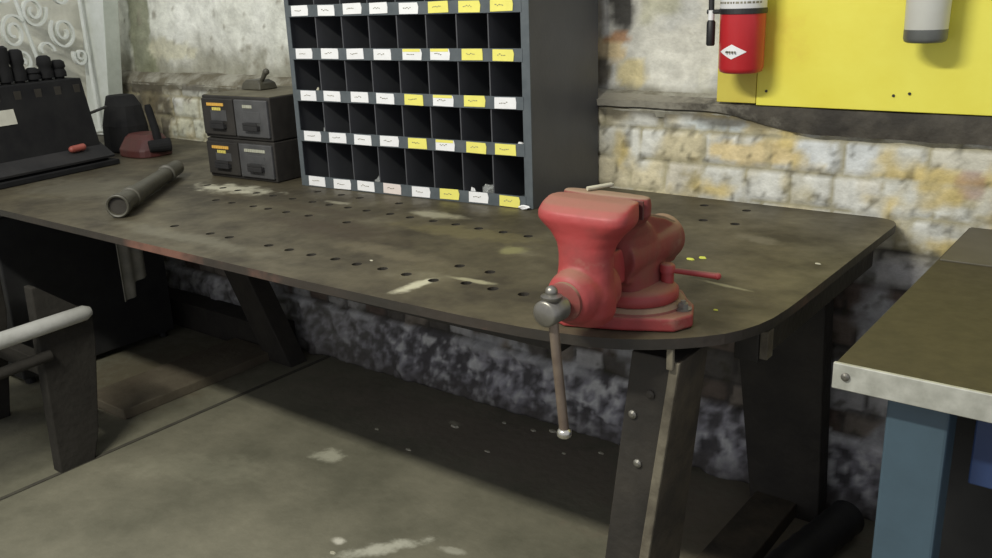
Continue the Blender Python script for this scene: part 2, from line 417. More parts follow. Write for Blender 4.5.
bmesh.ops.triangle_fill(tb, use_beauty=True, edges=ed)
top_faces = list(tb.faces)
TH = .020
low = {}
for lp in loops:
    lv = [tb.verts.new((v.co.x, v.co.y, TZ-TH)) for v in lp]
    for i in range(len(lp)):
        j = (i+1) % len(lp)
        f = tb.faces.new((lp[i], lp[j], lv[j], lv[i])); f.material_index = 1 if lp is ov else 2
    for a, b in zip(lp, lv): low[a] = b
for f in top_faces:
    nf = tb.faces.new([low[v] for v in reversed(f.verts)]); nf.material_index = 2
o = MB(); o.bm.free(); o.bm = tb
M['hole'] = mat('hole_dark', (.02, .017, .012), (.03, .026, .02), 20, .8)  # dark tone for holes, plate underside and the tube's shaded end
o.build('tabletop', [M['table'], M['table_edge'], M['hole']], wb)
add_blobs(M['table'], [   # dust, chalk and other pale or dark patches on the top; object coordinates = world - workbench base
    (-2.50+1.9, 1.80-1.8, 0, .21, .075, 0.1, (.46, .44, .33), .95),  # broad bright patch toward the left
    (-1.66+1.9, 1.86-1.8, 0, .13, .045, -.05, (.33, .31, .22), .8),
    (-2.02+1.9, 1.83-1.8, 0, .07, .02, 0, (.30, .28, .2), .7),
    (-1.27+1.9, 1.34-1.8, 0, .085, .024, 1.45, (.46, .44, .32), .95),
    (-1.19+1.9, 1.435-1.8, 0, .09, .014, .1, (.36, .34, .22), .7),
    (-1.25+1.9, 1.68-1.8, 0, .05, .05, 0, (.27, .26, .12), .6),
    (-.72+1.9, 1.68-1.8, 0, .08, .010, -.15, (.34, .32, .2), .7),
    (-.80+1.9, 2.05-1.8, 0, .09, .04, -.3, (.20, .18, .13), .5),
    (-1.80+1.9, 1.60-1.8, 0, .35, .11, 0, (.055, .042, .026), .8), (-2.0+1.9, 1.74-1.8, 0, .3, .05, 0, (.06, .048, .03), .7), (-1.45+1.9, 1.75-1.8, 0, .3, .07, .1, (.145, .125, .06), .6), (-1.5+1.9, 1.5-1.8, 0, .25, .06, 0, (.14, .12, .075), .6), (-.95+1.9, 1.62-1.8, 0, .2, .05, 0, (.05, .04, .025), .6),
    (-1.05+1.9, 1.9-1.8, 0, .35, .18, 0, (.075, .066, .045), .6),
    (-3.0+1.9, 1.55-1.8, 0, .35, .22, 0, (.135, .125, .09), .6),
    (-2.1+1.9, 1.33-1.8, 0, .45, .05, 0, (.15, .14, .10), .6)])
# timber layer below the plate, inset
def inset(pts, d):
    out = []
    n = len(pts)
    for i in range(n):
        p0, p1, p2 = V(pts[i-1]), V(pts[i]), V(pts[(i+1) % n])
        e1 = (p1-p0).normalized(); e2 = (p2-p1).normalized()
        nn = (V((-e1.y, e1.x))+V((-e2.y, e2.x))).normalized()
        out.append(tuple(p1+nn*d))
    return out
sbm = MB(); sbm.prism([(-4.2, 1.36), (-.80, 1.38), (-.66, 1.50), (-.60, 1.66), (-.60, 2.38), (-4.2, 2.38)], TZ-.050, TZ-TH)
sbm.build('under_board', M['leg'], wb)
# frame rails under the board
r = MB(); r.box(-4.15, -.95, 1.42, 1.46, TZ-.11, TZ-.051); note(r.build('rail', M['leg'], wb, bevel=.003), 'dark timber rail under the front edge')
r = MB(); r.box(-4.15, -.70, 2.30, 2.34, TZ-.16, TZ-.051); r.build('rail', M['leg'], wb, bevel=.003)
r = MB(); r.box(-.66, -.61, 1.60, 2.36, TZ-.12, TZ-.051); r.build('rail', M['leg'], wb, bevel=.003)
br = MB(); br.box(-.608, -.592, 1.60, 1.63, TZ-.11, TZ-.051); br.build('bracket', M['leg_edge'], wb, bevel=.002)
def post(b, t, wx, wy, name='leg', m=None, wx2=None):
    """square timber from foot b to head t"""
    mb = MB(); w2 = wx2 or wx
    mb.loft([[(b[0]-wx/2, b[1]-wy/2, b[2]), (b[0]+wx/2, b[1]-wy/2, b[2]), (b[0]+wx/2, b[1]+wy/2, b[2]), (b[0]-wx/2, b[1]+wy/2, b[2])],
             [(t[0]-w2/2, t[1]-wy/2, t[2]), (t[0]+w2/2, t[1]-wy/2, t[2]), (t[0]+w2/2, t[1]+wy/2, t[2]), (t[0]-w2/2, t[1]+wy/2, t[2])]])
    return mb.build(name, m or M['leg'], wb, bevel=.004)
HZ = TZ-.051
mb = MB(); mb.loft([[(-.868, 1.38, 0), (-.780, 1.38, 0), (-.780, 1.56, 0), (-.868, 1.56, 0)], [(-.766, 1.38, HZ), (-.672, 1.38, HZ), (-.672, 1.49, HZ), (-.766, 1.49, HZ)]])
fl_ = mb.build('leg', M['leg'], wb, bevel=.003)
mb = MB(); mb.loft([[(-.7815, 1.374, 0), (-.770, 1.374, 0), (-.770, 1.56, 0), (-.7815, 1.56, 0)], [(-.673, 1.374, HZ), (-.664, 1.374, HZ), (-.664, 1.49, HZ), (-.673, 1.49, HZ)]])
note(mb.build('side_board', M['leg_side'], fl_, bevel=.002), 'worn brown side board')
mb = MB(); mb.loft([[(-.792, 1.368, 0), (-.770, 1.368, 0), (-.770, 1.376, 0), (-.792, 1.376, 0)], [(-.682, 1.368, HZ), (-.664, 1.368, HZ), (-.664, 1.376, HZ), (-.682, 1.376, HZ)]])
note(mb.build('corner_strip', M['leg_edge'], fl_, bevel=.002), 'pale worn corner strip')
mb = MB(); mb.box(-.685, -.672, 1.358, 1.367, HZ-.012, TZ-TH-.001); note(mb.build('clip', M['leg_edge'], fl_, bevel=.002), 'small pale clip under the top')
for (bx, bz) in [(-.762, .70), (-.750, .60), (-.725, .75)]:
    mb = MB(); mb.lathe((bx, 1.373, bz), [(.004, 0), (.0085, .003), (.0085, .010)], 12, 'y')
    note(mb.build('bolt', M['steel'] if bx < -.73 else M['leg'], fl_), 'bright bolt head' if bx < -.73 else 'dark bolt head')
post((-.775, 2.335, .0), (-.845, 2.335, HZ), .20, .07, wx2=.27)
# ground sill joining front and back feet, right and left
mb = MB(); mb.box(-.86, -.74, 1.60, 2.40, 0, .05); mb.build('foot_sill', M['leg_side'], wb, bevel=.004)
post((-2.93, 2.28, .0), (-3.30, 2.20, HZ), .16, .09, wx2=.16)
post((-3.95, 1.36, .0), (-3.95, 1.40, HZ), .14, .10)
mb = MB(); mb.box(-3.26, -2.99, 1.56, 2.27, 0, .04); mb.build('foot_sill', M['sill'], wb, bevel=.004)
# a long timber lying along the foot of the wall on the left
mb = MB(); mb.box(-4.4, -3.0, 2.28, 2.40, .0, .13)
single(mb, 'timber_beam', M['leg'], 'dark timber lying along the foot of the wall under the bench', 'timber', (-3.6, 2.34, 0), bevel=.005)
# ------------------------------------------------------------------ vise
XV = -.797
vs = thing('bench_vise', 'large red bench vise bolted to the front right corner of the workbench', 'vise', (XV, 1.42, TZ))
def srect(cx, cy, a, b, z, n=28, e=3.2):
    out = []
    for k in range(n):
        t = 2*PI*k/n; c, s = math.cos(t), math.sin(t)
        out.append((cx+a*math.copysign(abs(c)**(2/e), c), cy+b*math.copysign(abs(s)**(2/e), s), z))
    return out
def sec(y0, y1, a, z, e=3.2, cx=XV): return srect(cx, (y0+y1)/2, a, (y1-y0)/2, z, e=e)
def remesh(o, vox=.0035, it=4):
    m = o.modifiers.new('remesh', 'REMESH'); m.mode = 'VOXEL'; m.voxel_size = vox; m.use_smooth_shade = True
    if it:
        s = o.modifiers.new('smooth', 'SMOOTH'); s.factor = .5; s.iterations = it
# base plate: octagon with ears
B0 = TZ+.001
mb = MB()
base = [(-.895, 1.315), (-.865, 1.302), (-.765, 1.338), (-.682, 1.380), (-.666, 1.422), (-.690, 1.475), (-.715, 1.50), (-.745, 1.54), (-.85, 1.54), (-.90, 1.50), (-.925, 1.45), (-.925, 1.37)]
mb.prism(base, B0, B0+.026)
bp = mb.build('base_plate', M['red'], vs, bevel=.005, segs=3)
mb = MB(); mb.lathe((XV+.005, 1.435, B0+.02), [(.098, 0), (.094, .010), (.086, .016)], 36); mb.build('base_ring', M['red_dusty'], vs, bevel=.003)
mb = MB(); mb.lathe((XV+.005, 1.435, B0+.034), [(.078, 0), (.082, .004), (.082, .018), (.074, .026), (.05, .030)], 36); mb.build('swivel', M['red'], vs, smooth=True)
for (bx, by) in [(-.692, 1.435), (-.90, 1.34)]:
    mb = MB(); mb.lathe((bx, by, B0+.026), [(.016, 0), (.016, .003), (.006, .003)], 18); wsh = mb.build('washer', M['steel'], vs)
    mb = MB(); mb.lathe((bx, by, B0+.029), [(.010, 0), (.010, .009), (.005, .010), (.005, .014)], 6); mb.build('nut', M['steel'], vs)
# fixed body
mb = MB()
mb.loft([sec(1.375, 1.50, .050, .925), sec(1.37, 1.51, .044, .945), sec(1.36, 1.515, .042, .975), sec(1.35, 1.50, .042, 1.01), sec(1.335, 1.47, .042, 1.045, 2.8),
         sec(1.330, 1.42, .050, 1.07), sec(1.326, 1.385, .066, 1.080), sec(1.322, 1.362, .084, 1.096), sec(1.322, 1.358, .086, 1.115), sec(1.322, 1.354, .085, 1.131)])
mb.lathe((XV+.002, 1.36, 1.003), [(.044, 0), (.044, .12), (.047, .17), (.046, .195), (.036, .208), (.018, .212)], 36, 'y')
mb.prism_x([(1.36, .96), (1.36, 1.082), (1.43, 1.076), (1.50, 1.055), (1.545, 1.035), (1.545, .96)], XV-.026, XV+.034)
fb_ = mb.build('fixed_jaw', M['red_dusty'], vs); remesh(fb_, .0035, 5)
mb = MB(); mb.prism_x([(1.372, 1.078), (1.375, 1.084), (1.43, 1.079), (1.50, 1.058), (1.55, 1.037), (1.548, 1.032)], XV-.024, XV+.032)
mb.build('dusty_cap', M['tan'], fb_, bevel=.002)
# moving jaw
mb = MB()
mb.loft([sec(1.235, 1.315, .040, .915, 2.6), sec(1.222, 1.315, .052, .935, 2.6), sec(1.220, 1.312, .055, .965, 2.6), sec(1.228, 1.310, .051, .990, 2.2), sec(1.234, 1.308, .050, 1.012, 2.1),
         sec(1.236, 1.308, .050, 1.035, 2.1), sec(1.238, 1.310, .055, 1.055, 2.2), sec(1.238, 1.313, .068, 1.074, 2.5), sec(1.236, 1.317, .082, 1.088, 3.2), sec(1.234, 1.319, .088, 1.098, 3.8), sec(1.237, 1.319, .088, 1.110, 4), sec(1.250, 1.319, .086, 1.121, 4), sec(1.276, 1.319, .084, 1.130, 4)])
mb.lathe((XV, 1.205, .970), [(.034, 0), (.042, .006), (.048, .02), (.051, .05), (.048, .11)], 36, 'y')
mb.box(XV-.026, XV+.026, 1.28, 1.42, .965, 1.03)
mj = mb.build('moving_jaw', M['red'], vs); remesh(mj, .0035, 4)
mb = MB(); mb.box(XV-.083, XV+.083, 1.3185, 1.3225, 1.095, 1.127); note(mb.build('jaw_plate', M['rust_red'], mj, bevel=.0008), 'dull dark jaw facing')
mb = MB(); mb.lathe((XV, 1.196, .970), [(.028, 0), (.034, .003), (.034, .014)], 30, 'y'); note(mb.build('collar', M['red_dusty'], mj, smooth=True), 'dusty collar')
# screw head and handle
mb = MB(); mb.lathe((XV+.004, 1.136, .968), [(.019, 0), (.0225, .003), (.0225, .046), (.014, .052), (.014, .08)], 28, 'y')
sc = note(mb.build('screw_head', M['steel'], vs, smooth=True), 'grey steel screw head')
hx, hy = XV+.007, 1.157
mb = MB(); mb.tube([(hx-.001, hy, .998), (hx, hy, .974), (hx+.006, hy, .90), (hx+.020, hy, .760)], [.0085, .0085, .0085, .0085], 16)
hd = note(mb.build('handle', M['bar'], vs, smooth=True), 'long brown steel bar hanging down')
mb = MB(); mb.lathe((hx-.001, hy, .987), [(.015, 0), (.018, .003), (.018, .008), (.010, .012)], 24); mb.sphere((hx-.001, hy, 1.002), .0105)
note(mb.build('handle_knob', M['steel'], hd, smooth=True), 'dull steel knob')
mb = MB(); mb.lathe((hx+.0205, hy, .746), [(.009, 0), (.0125, .003), (.0125, .012), (.009, .016)], 20)
note(mb.build('handle_knob', M['steel_hi'], hd, smooth=True), 'bright end cap')
# swivel lock
mb = MB(); mb.lathe((-.742, 1.468, .93), [(.0125, 0), (.0125, .030), (.0145, .031), (.0145, .043), (.011, .047)], 16)
lk = mb.build('lock_bolt', M['red'], vs, smooth=True)
mb = MB(); mb.tube([(-.742, 1.468, .965), (-.71, 1.478, .963), (-.652, 1.490, .961)], [.0050, .0055, .0062], 12); mb.sphere((-.652, 1.490, .961), .0068)
mb.build('lock_lever', M['red'], lk, smooth=True)
mb = MB(); mb.tube([(-.830, 1.330, 1.1355), (-.806, 1.372, 1.1375), (-.804, 1.376, 1.1375)], [.004, .004, .002], 10)
single(mb, 'stick', M['scrap'], 'short pale stick lying across the top of the red vise jaws', 'stick', (-.83, 1.33, 1.1315))

# ------------------------------------------------------------------ pigeonhole parts cabinet
FLc = V((-2.328, 1.953, TZ)); EX = V((.876, .086, 0)); EY = V((-.014, .374, 0)); CW = .879; CD = .367
def cm(u, v, w):       # u metres across the front, v metres back from the front, w metres up
    return FLc + EX*(u/CW) + EY*(v/CD) + V((0, 0, w+.001))
cab = thing('parts_cabinet', 'tall dark grey steel pigeonhole cabinet with rows of white and yellow bin labels', 'cabinet', tuple(FLc))
PZ = .1292; NR = 9; LIP = .034
def shz(r): return .001 if r == 0 else .149 + (r-1)*PZ
HT = shz(NR) + LIP + .01
def cbox(mb, u0, u1, v0, v1, w0, w1): mb.box(u0, u1, v0, v1, w0, w1, f=cm); return mb
cbox(MB(), .0, .004, .004, CD-.004, 0, HT).build('side_panel', M['cab'], cab)
cbox(MB(), CW-.004, CW, .004, CD-.004, 0, HT).build('side_panel', M['cab'], cab)
cbox(MB(), 0, CW, CD-.004, CD, 0, HT).build('back_panel', M['cab'], cab)
cbox(MB(), 0, CW, .0, CD, HT, HT+.004).build('top_panel', M['cab'], cab)
fm = MB(); cbox(fm, 0, .017, 0, .004, 0, HT); fm.build('front_frame', M['cab_edge'], cab, bevel=.0008)
fm = MB(); cbox(fm, CW-.026, CW, 0, .004, 0, HT); fm.build('front_frame', M['cab_edge'], cab, bevel=.0008)
U0, U1 = .017, CW-.026; CPW = (U1-U0)/8
for k in range(1, 8):
    mb = MB(); cbox(mb, U0+k*CPW-.0018, U0+k*CPW+.0018, .003, CD-.004, .002, HT)
    mb.build('divider', [M['cab']], cab)
cols_ = {0: 'WWPPWYWY'.replace('PP', 'WP'), 1: 'WWWWYHYY', 2: 'WWWWYHYW', 3: 'WWWWHHYY', 4: 'WWWWWYYY', 5: 'WWWWWWYY', 6: 'WWWWWWWY', 7: 'WWWWWWYY', 8: 'WWWWWWWW'}
for r_ in range(NR+1):
    w = shz(r_)
    mb = MB(); cbox(mb, .004, CW-.004, .003, CD-.004, w-.002, w); cbox(mb, U0-.004, U1+.004, -.0015, .003, w-.001, w+LIP)
    sh = mb.build('shelf', M['cab_edge'], cab)
    if r_ < NR:
        for k in range(8):
            kind = cols_[r_][k]
            u = U0 + k*CPW + (.016 if r_ else .020) + random.uniform(-.004, .004); dz = random.uniform(-.0015, .0015); lw = .068+random.uniform(-.003, .003)
            m = {'W': M['white_label'], 'H': M['white_label'], 'P': M['pink_label'], 'Y': M['yellow_label']}[kind]
            mb = MB(); tl = random.uniform(-.0015, .0015)
            pts = [(u, w+.002+dz), (u+lw, w+.002+dz+tl), (u+lw+random.uniform(-.001, .003), w+LIP*.6+dz), (u+lw-.001, w+LIP+dz+tl-.001), (u+.001, w+LIP+dz-.001)]
            mb.loft([[cm(a, -.0020, b) for a, b in pts], [cm(a, -.0034, b) for a, b in pts]])
            if kind == 'W' and random.random() < .5 or True:
                pass
            lb = mb.build('label', m, sh); lb['label'] = {'W': 'white paper bin label', 'P': 'faded pinkish bin label', 'H': 'white bin label with yellow top edge', 'Y': 'yellow bin label'}[kind]
            # faint handwriting: short thin strokes
            wm = MB(); x = u+.016
            while x < u+lw*.62:
                l_ = random.uniform(.002, .005); zc = w+LIP*.55+dz+random.uniform(-.002, .002)
                wm.box(x, x+l_, -.0042, -.0035, zc-.0011, zc+.0011, f=cm); x += l_+.002
            sm = wm.bm
            for f in sm.faces: f.material_index = 0
            me = bpy.data.meshes.new('w'); wm.bm.to_mesh(me); wm.bm.free()
            b2_ = bmesh.new(); b2_.from_mesh(lb.data); n_ = len(b2_.faces)
            bmesh.ops.translate(b2_, verts=b2_.verts, vec=V(lb['_o'])); b2_.from_mesh(me); b2_.faces.ensure_lookup_table()
            for f in b2_.faces[n_:]: f.material_index = 1
            if kind == 'H':
                hb = MB(); hb.box(u+.002, u+lw-.003, -.0041, -.0035, w+LIP-.009+dz, w+LIP-.001+dz, f=cm)
                me2 = bpy.data.meshes.new('w2'); hb.bm.to_mesh(me2); hb.bm.free(); n2_ = len(b2_.faces); b2_.from_mesh(me2); b2_.faces.ensure_lookup_table()
                for f in b2_.faces[n2_:]: f.material_index = 2
            bmesh.ops.recalc_face_normals(b2_, faces=b2_.faces)
            bmesh.ops.translate(b2_, verts=b2_.verts, vec=-V(lb['_o'])); b2_.to_mesh(lb.data); b2_.free()
            lb.data.materials.append(M['ink']); lb.data.materials.append(M['yellow_label'])
# small contents peeking over the lips
def crumple(name, c, s, m, label, cat, seed, group=None):
    rnd = random.Random(seed); mb = MB()
    bmesh.ops.create_icosphere(mb.bm, subdivisions=2, radius=1)
    for v in mb.bm.verts:
        k = .75+.5*rnd.random(); v.co = V((v.co.x*s[0]*k, v.co.y*s[1]*k, v.co.z*s[2]*k)) + V((c[0], c[1], c[2]+s[2]))
    return single(mb, name, m, label, cat, tuple(c), group)
def bin_at(col, r_, v=.03, du=.5): return cm(U0+(col+du)*CPW, v, shz(r_)+.001)
crumple('plastic_bag', bin_at(2, 0, .03, .75), (.016, .014, .022), M['glass'], 'small clear plastic bag of fittings in bottom row bin, third from left', 'bag', 3)
crumple('plastic_bag', bin_at(6, 0, .035, .68), (.026, .018, .026), M['glass'], 'clear crumpled bag of fittings in bottom row bin, second from right', 'bag', 4)
crumple('small_fitting', bin_at(6, 0, .02, .2), (.008, .008, .020), M['white_label'], 'small white fitting standing left in bottom row bin, second from right', 'fitting', 5)
crumple('small_fitting', bin_at(0, 2, .02, .7), (.008, .008, .019), M['scrap'], 'tiny pale fitting above the leftmost label, third row from bottom', 'fitting', 6)
crumple('small_fitting', bin_at(7, 1, .02, .8), (.012, .010, .019), M['white_label'], 'small white fitting in rightmost bin, second row from bottom', 'fitting', 7)
crumple('small_fitting', bin_at(0, 1, .03, .8), (.016, .010, .020), M['glass'], 'small clear fitting in leftmost bin, second row from bottom', 'fitting', 8)
crumple('paper_scrap', cm(CW-.022, -.012, 0)+V((0,0,0)), (.018, .006, .007), M['white_label'], 'small crumpled white paper scrap at the right foot of the cabinet', 'paper', 9)

# ------------------------------------------------------------------ two stacked drawer cases
BO = V((-2.765, 1.906, TZ+.001)); BX = V((.9979, .0655, 0)); BY = V((-.0655, .9979, 0)); BW = .336; BD = .33
def bmf(w0):
    return lambda u, v, w: BO + BX*u + BY*v + V((0, 0, w+w0))
def drawer_case(name, label, w0, h, tags, top):
    t = thing(name, label, 'drawer case', tuple(BO + V((0, 0, w0))), 'stacked drawer cases')
    f = bmf(w0)
    MB().box(0, BW, 0.008, BD, 0, h-.002, f=f).build('case', M['box'], t, bevel=.004)
    if top: MB().box(.004, BW-.004, .014, BD-.004, h-.002, h-.0005, f=f).build('dusty_lid', M['dusty'], t)
    wd = (BW-.018)/2
    for k in range(2):
        u0 = .006 + k*(wd+.006); 
        d = MB().box(u0, u0+wd, -.002, .010, .012, h-.012, f=f).build('drawer', M['drawer'] if k else M['box'], t, bevel=.003)
        if k: note(d, 'lighter grey drawer front')
        mb = MB(); mb.box(u0+.05, u0+wd-.04, -.018, -.001, .035, .052, f=f); mb.box(u0+.05, u0+wd-.04, -.018, -.014, .052, .062, f=f)
        mb.build('handle', M['dark'], d, bevel=.002)
        mb = MB(); mb.box(u0+.045, u0+wd-.035, -.0035, -.0015, .060, h-.050, f=f); mb.build('card_frame', M['drawer'], d, bevel=.001)
        if k == 0:
            mb = MB(); x = u0+.030
            while x < u0+.110: mb.box(x, x+.008, -.0045, -.002, h-.036, h-.026, f=f); x += .0095
            note(mb.build('sticker', M['orange_tag'], d), 'orange lettering')
            mb = MB(); x = u0+.056
            while x < u0+.092: mb.box(x, x+.007, -.0045, -.002, h-.051, h-.041, f=f); x += .0088
            note(mb.build('sticker', M['yellow_tag'], d), 'yellow lettering')
        else:
            mb = MB(); x = u0+(.045 if top else .030); x1 = u0+(.085 if top else .125)
            while x < x1: mb.box(x, x+.008, -.0045, -.002, h-.038, h-.028, f=f); x += .0092
            note(mb.build('sticker', M['pale_tag'], d), 'pale lettering')
    return t
drawer_case('drawer_case', 'lower of two stacked dark metal drawer cases, standing on the bench', 0, .138, None, False)
drawer_case('drawer_case', 'upper of two stacked dark metal drawer cases, dusty top', .1385, .147, None, True)
# lump of casting on the cases
mb = MB(); f = bmf(.2865)
mb.loft([[f(a, b, 0) for a, b in [(.03,.16),(.13,.16),(.135,.24),(.04,.25)]], [f(a, b, .022) for a, b in [(.035,.165),(.125,.165),(.13,.235),(.045,.24)]], [f(a, b, .034) for a, b in [(.05,.17),(.105,.17),(.115,.22),(.06,.23)]]])
mb.tube([f(.10, .19, .02), f(.125, .185, .042), f(.14, .185, .062)], [.008, .008, .010], 12)
mb.sphere(f(.142, .185, .062), .012, 12)
single(mb, 'metal_casting', M['tube'], 'small dark metal casting with a stub lever lying on the stacked cases', 'metal part', tuple(f(.08, .2, 0)), bevel=.003)

# ------------------------------------------------------------------ tube lying on the bench
a = V((-2.455, 1.372, TZ+.0355)); b = V((-2.858, 1.838, TZ+.0345)); d = (b-a)
mb = MB()
prof = [(0, .034), (.02, .034), (.05, .033), (.052, .029), (.16, .028), (.165, .032), (.22, .032), (.225, .028), (.55, .026), (.78, .025), (.785, .031), (.82, .031), (.83, .026), (1.0, .026)]
pr = [a + d*t for t, r0 in prof]
rin = [(0, .034), (0, .027), (.06, .026)]
# solid skin; the bore is only a dark disc at the end
pts = [a + d*.10, a + d*0.0] ; 
mb.tube(pr, [r0 for _, r0 in prof], 24)
tb_ = single(mb, 'metal_tube', M['tube'], 'dark round metal tube lying slantwise on the left of the bench', 'tube', tuple(a), smooth=True)
mb = MB(); dn = d.normalized()
u_ = dn.cross(V((0,0,1))).normalized(); w_ = u_.cross(dn)
def rg(c, r0): return [c + (u_*math.cos(2*PI*k/24) + w_*math.sin(2*PI*k/24))*r0 for k in range(24)]
mb.loft([rg(a-dn*.001, .033), rg(a-dn*.010, .034), rg(a-dn*.012, .031), rg(a-dn*.010, .027), rg(a-dn*.0005, .026)], cap=False)
mb.build('rim', M['tube'], tb_, smooth=True, off=tuple(a))
mb = MB(); mb.loft([rg(a-dn*.0006, .026), rg(a-dn*.0004, .026)]); note(mb.build('bore', M['hole'], tb_, off=tuple(a)), 'dark disc standing for the shaded open end of the tube')  # flat disc, shade inside the tube painted as dark colour

# ------------------------------------------------------------------ dark tool rack on the left end of the bench
A0 = V((-3.215, 1.30, TZ+.001)); AD = V((-.172, .985, 0)).normalized(); AN = V((-AD.y, AD.x, 0))   # along, and back (away from the room)
def rm(s, t, h): return A0 + AD*s + AN*t + V((0, 0, h))
rack = thing('tool_rack', 'dark steel tool rack with drilled upper panel standing on left end of bench', 'tool rack', tuple(A0))
RL = .60
mb = MB()
mb.box(0, RL, 0, .36, 0, .020, f=rm); mb.build('tray', M['rack'], rack, bevel=.003)
mb = MB(); mb.loft([[rm(s, .010, .038), rm(s, .085, .085), rm(s, .085, .078), rm(s, .012, .030)] for s in (.004, RL-.01)]); mb.build('sloping_shelf', M['dark'], rack)
mb = MB(); prof_ = [(.03, .02), (.07, .075), (.12, .33), (.27, .33), (.27, .02)]
mb.loft([[rm(s, t, h) for t, h in prof_] for s in (.004, RL-.02)]); mb.build('body', M['rack'], rack, bevel=.004)
for k in range(7):
    s = .05+.083*k
    mb = MB(); mb.box(s-.013, s+.013, .110, .135, .278, .308, f=rm); mb.build('socket_hole', M['hole'], rack)
mb = MB(); mb.tube([rm(RL-.18, .11, .17), rm(RL-.02, .12, .19), rm(RL+.09, .14, .205)], .006, 10); mb.build('bar', M['black'], rack)
mb = MB(); mb.loft([[rm(s_, t_, h_) for t_, h_ in [(.0915, .198), (.1015, .250), (.1035, .250), (.0935, .198)]] for s_ in (.165, .265)]); mb.build('card', M['paper'], rack)['label'] = 'pale paper card stuck to the rack'
# tools standing in the rack
tg = 'dark tools standing in the rack'
def rack_tool(k):
    s = .03+.056*k; h = [.085,.095,.075,.08,.11,.115,.10,.03,.07,.05][k]; rnd = random.Random(k)
    mb = MB(); c = rm(s, .18, .3305)
    mb.lathe(c, [(.018, 0), (.018, .006), (.0275, .008), (.0275, .3*h+.01), (.022, .5*h+.012), (.0275, .6*h+.014), (.025, h+.012), (.014, h+.02)], 14)
    return single(mb, 'hole_punch', M['rack'], 'blackened punch tool standing in a row along the top of the dark rack', 'tool', tuple(c), tg, smooth=True)
for k in range(10): rack_tool(k)
mb = MB(); c = rm(.46, .052, .066); mb.tube([c+AD*-.022+V((0,0,.014)), c+AD*.022+V((0,0,.016))], [.013, .013], 14); mb.sphere(c+AD*.024+V((0,0,.016)), .013, 14); mb.sphere(c+AD*-.024+V((0,0,.014)), .012, 14)
single(mb, 'red_knob', M['bright_red'], 'small salmon red plastic knob lying on the sloping rack shelf', 'knob', tuple(c), smooth=True)

# red-footed dark press with upright lever, behind the rack
pr_ = thing('small_press', 'dark old hand press with dull red base and upright lever, beyond the tube', 'hand press', (-3.46, 2.10, TZ))
mb = MB(); mb.loft([srect(-3.42, 2.07, .10, .085, TZ+.001, 20), srect(-3.42, 2.07, .10, .085, TZ+.03, 20), srect(-3.43, 2.08, .09, .06, TZ+.07, 20), srect(-3.44, 2.09, .07, .05, TZ+.085, 20)]); mb.build('base', M['rust_red'], pr_, bevel=.004)
mb = MB(); mb.loft([srect(-3.60, 2.10, .095, .08, TZ+.002, 16), srect(-3.60, 2.10, .09, .075, TZ+.11, 16), srect(-3.61, 2.11, .075, .06, TZ+.19, 16), srect(-3.64, 2.12, .05, .05, TZ+.23, 16)]); mb.build('column', M['rack'], pr_, bevel=.008)
mb = MB(); mb.tube([(-3.335, 2.08, TZ+.04), (-3.345, 2.08, TZ+.10), (-3.375, 2.08, TZ+.19), (-3.378, 2.08, TZ+.205)], [.018, .016, .015, .011], 14); mb.build('lever', M['rack'], pr_, smooth=True)
mb = MB(); mb.tube([(-3.33, 2.03, TZ+.045), (-3.30, 2.11, TZ+.045)], [.024, .028], 16); mb.build('hub', M['rack'], pr_, bevel=.004)
# ------------------------------------------------------------------ white scrolled iron gate leaning behind
gt = thing('iron_gate', 'white painted scrolled iron gate panel leaning upright at the left behind the rack', 'gate', (-4.05, 2.32, TZ))
mb = MB(); mb.box(-4.095, -3.955, 2.30, 2.375, TZ+.001, 1.62, f=lambda x, y, z: (x + (z-1.55)*.19 - (.05 if x < -4 else 0), y, z)); pst = mb.build('post', [M['white'], M['shaded_white']], gt, bevel=.003)
for p in pst.data.polygons:
    if p.normal.x > .5: p.material_index = 1  # shade on the right face put into its colour
M['iron'] = M['shaded_white']
GX = -4.10
def scroll(cy, cz, ry, rz, turns, a0, sgn=1):
    n = int(30*turns); pts = []
    for k in range(n+1):
        t = k/n; r = 1-.78*t; a = a0 + sgn*2*PI*turns*t
        pts.append((GX, cy+ry*r*math.cos(a), cz+rz*r*math.sin(a)))
    mb = MB(); rings = []
    for i, p in enumerate(pts):
        q0 = V(pts[max(0, i-1)]); q1 = V(pts[min(len(pts)-1, i+1)]); dd = (q1-q0).normalized(); nn = V((0, -dd.z, dd.y))
        p = V(p); w = .005
        rings.append([p+nn*w+V((-.012, 0, 0)), p-nn*w+V((-.012, 0, 0)), p-nn*w+V((.012, 0, 0)), p+nn*w+V((.012, 0, 0))])
    mb.loft(rings); return mb.build('scroll', M['white'], gt)
for (cy, cz, ry, rz, tr, a0, sg) in [(2.045, 1.460, .058, .070, 1.7, .2, -1), (2.165, 1.365, .060, .075, 1.7, 2.4, 1), (1.945, 1.375, .055, .075, 1.7, .6, 1), (2.065, 1.285, .045, .055, .55, .0, 1),
                                     (2.225, 1.255, .032, .042, 1.4, 2.6, 1), (2.175, 1.53, .055, .07, 1.6, 3.5, -1), (1.83, 1.45, .055, .075, 1.6, .2, -1), (1.93, 1.55, .055, .07, 1.6, 1, 1), (1.84, 1.28, .05, .06, 1.5, 2, 1), (1.96, 1.245, .04, .05, 1.4, 2, -1)]:
    scroll(cy, cz, ry, rz, tr, a0, sg)
for (p, q) in [((1.97, 1.55), (2.03, 1.25)), ((2.265, 1.62), (2.265, TZ+.03)), ((1.76, 1.62), (1.76, TZ+.03))]:
    mb = MB(); mb.tube([(GX, p[0], p[1]), (GX, q[0], q[1])], .009, 8); mb.build('bar', M['white'], gt)
mb = MB(); mb.tube([(GX, 1.76, 1.62), (GX, 2.30, 1.62)], .010, 8); mb.build('bar', M['white'], gt)
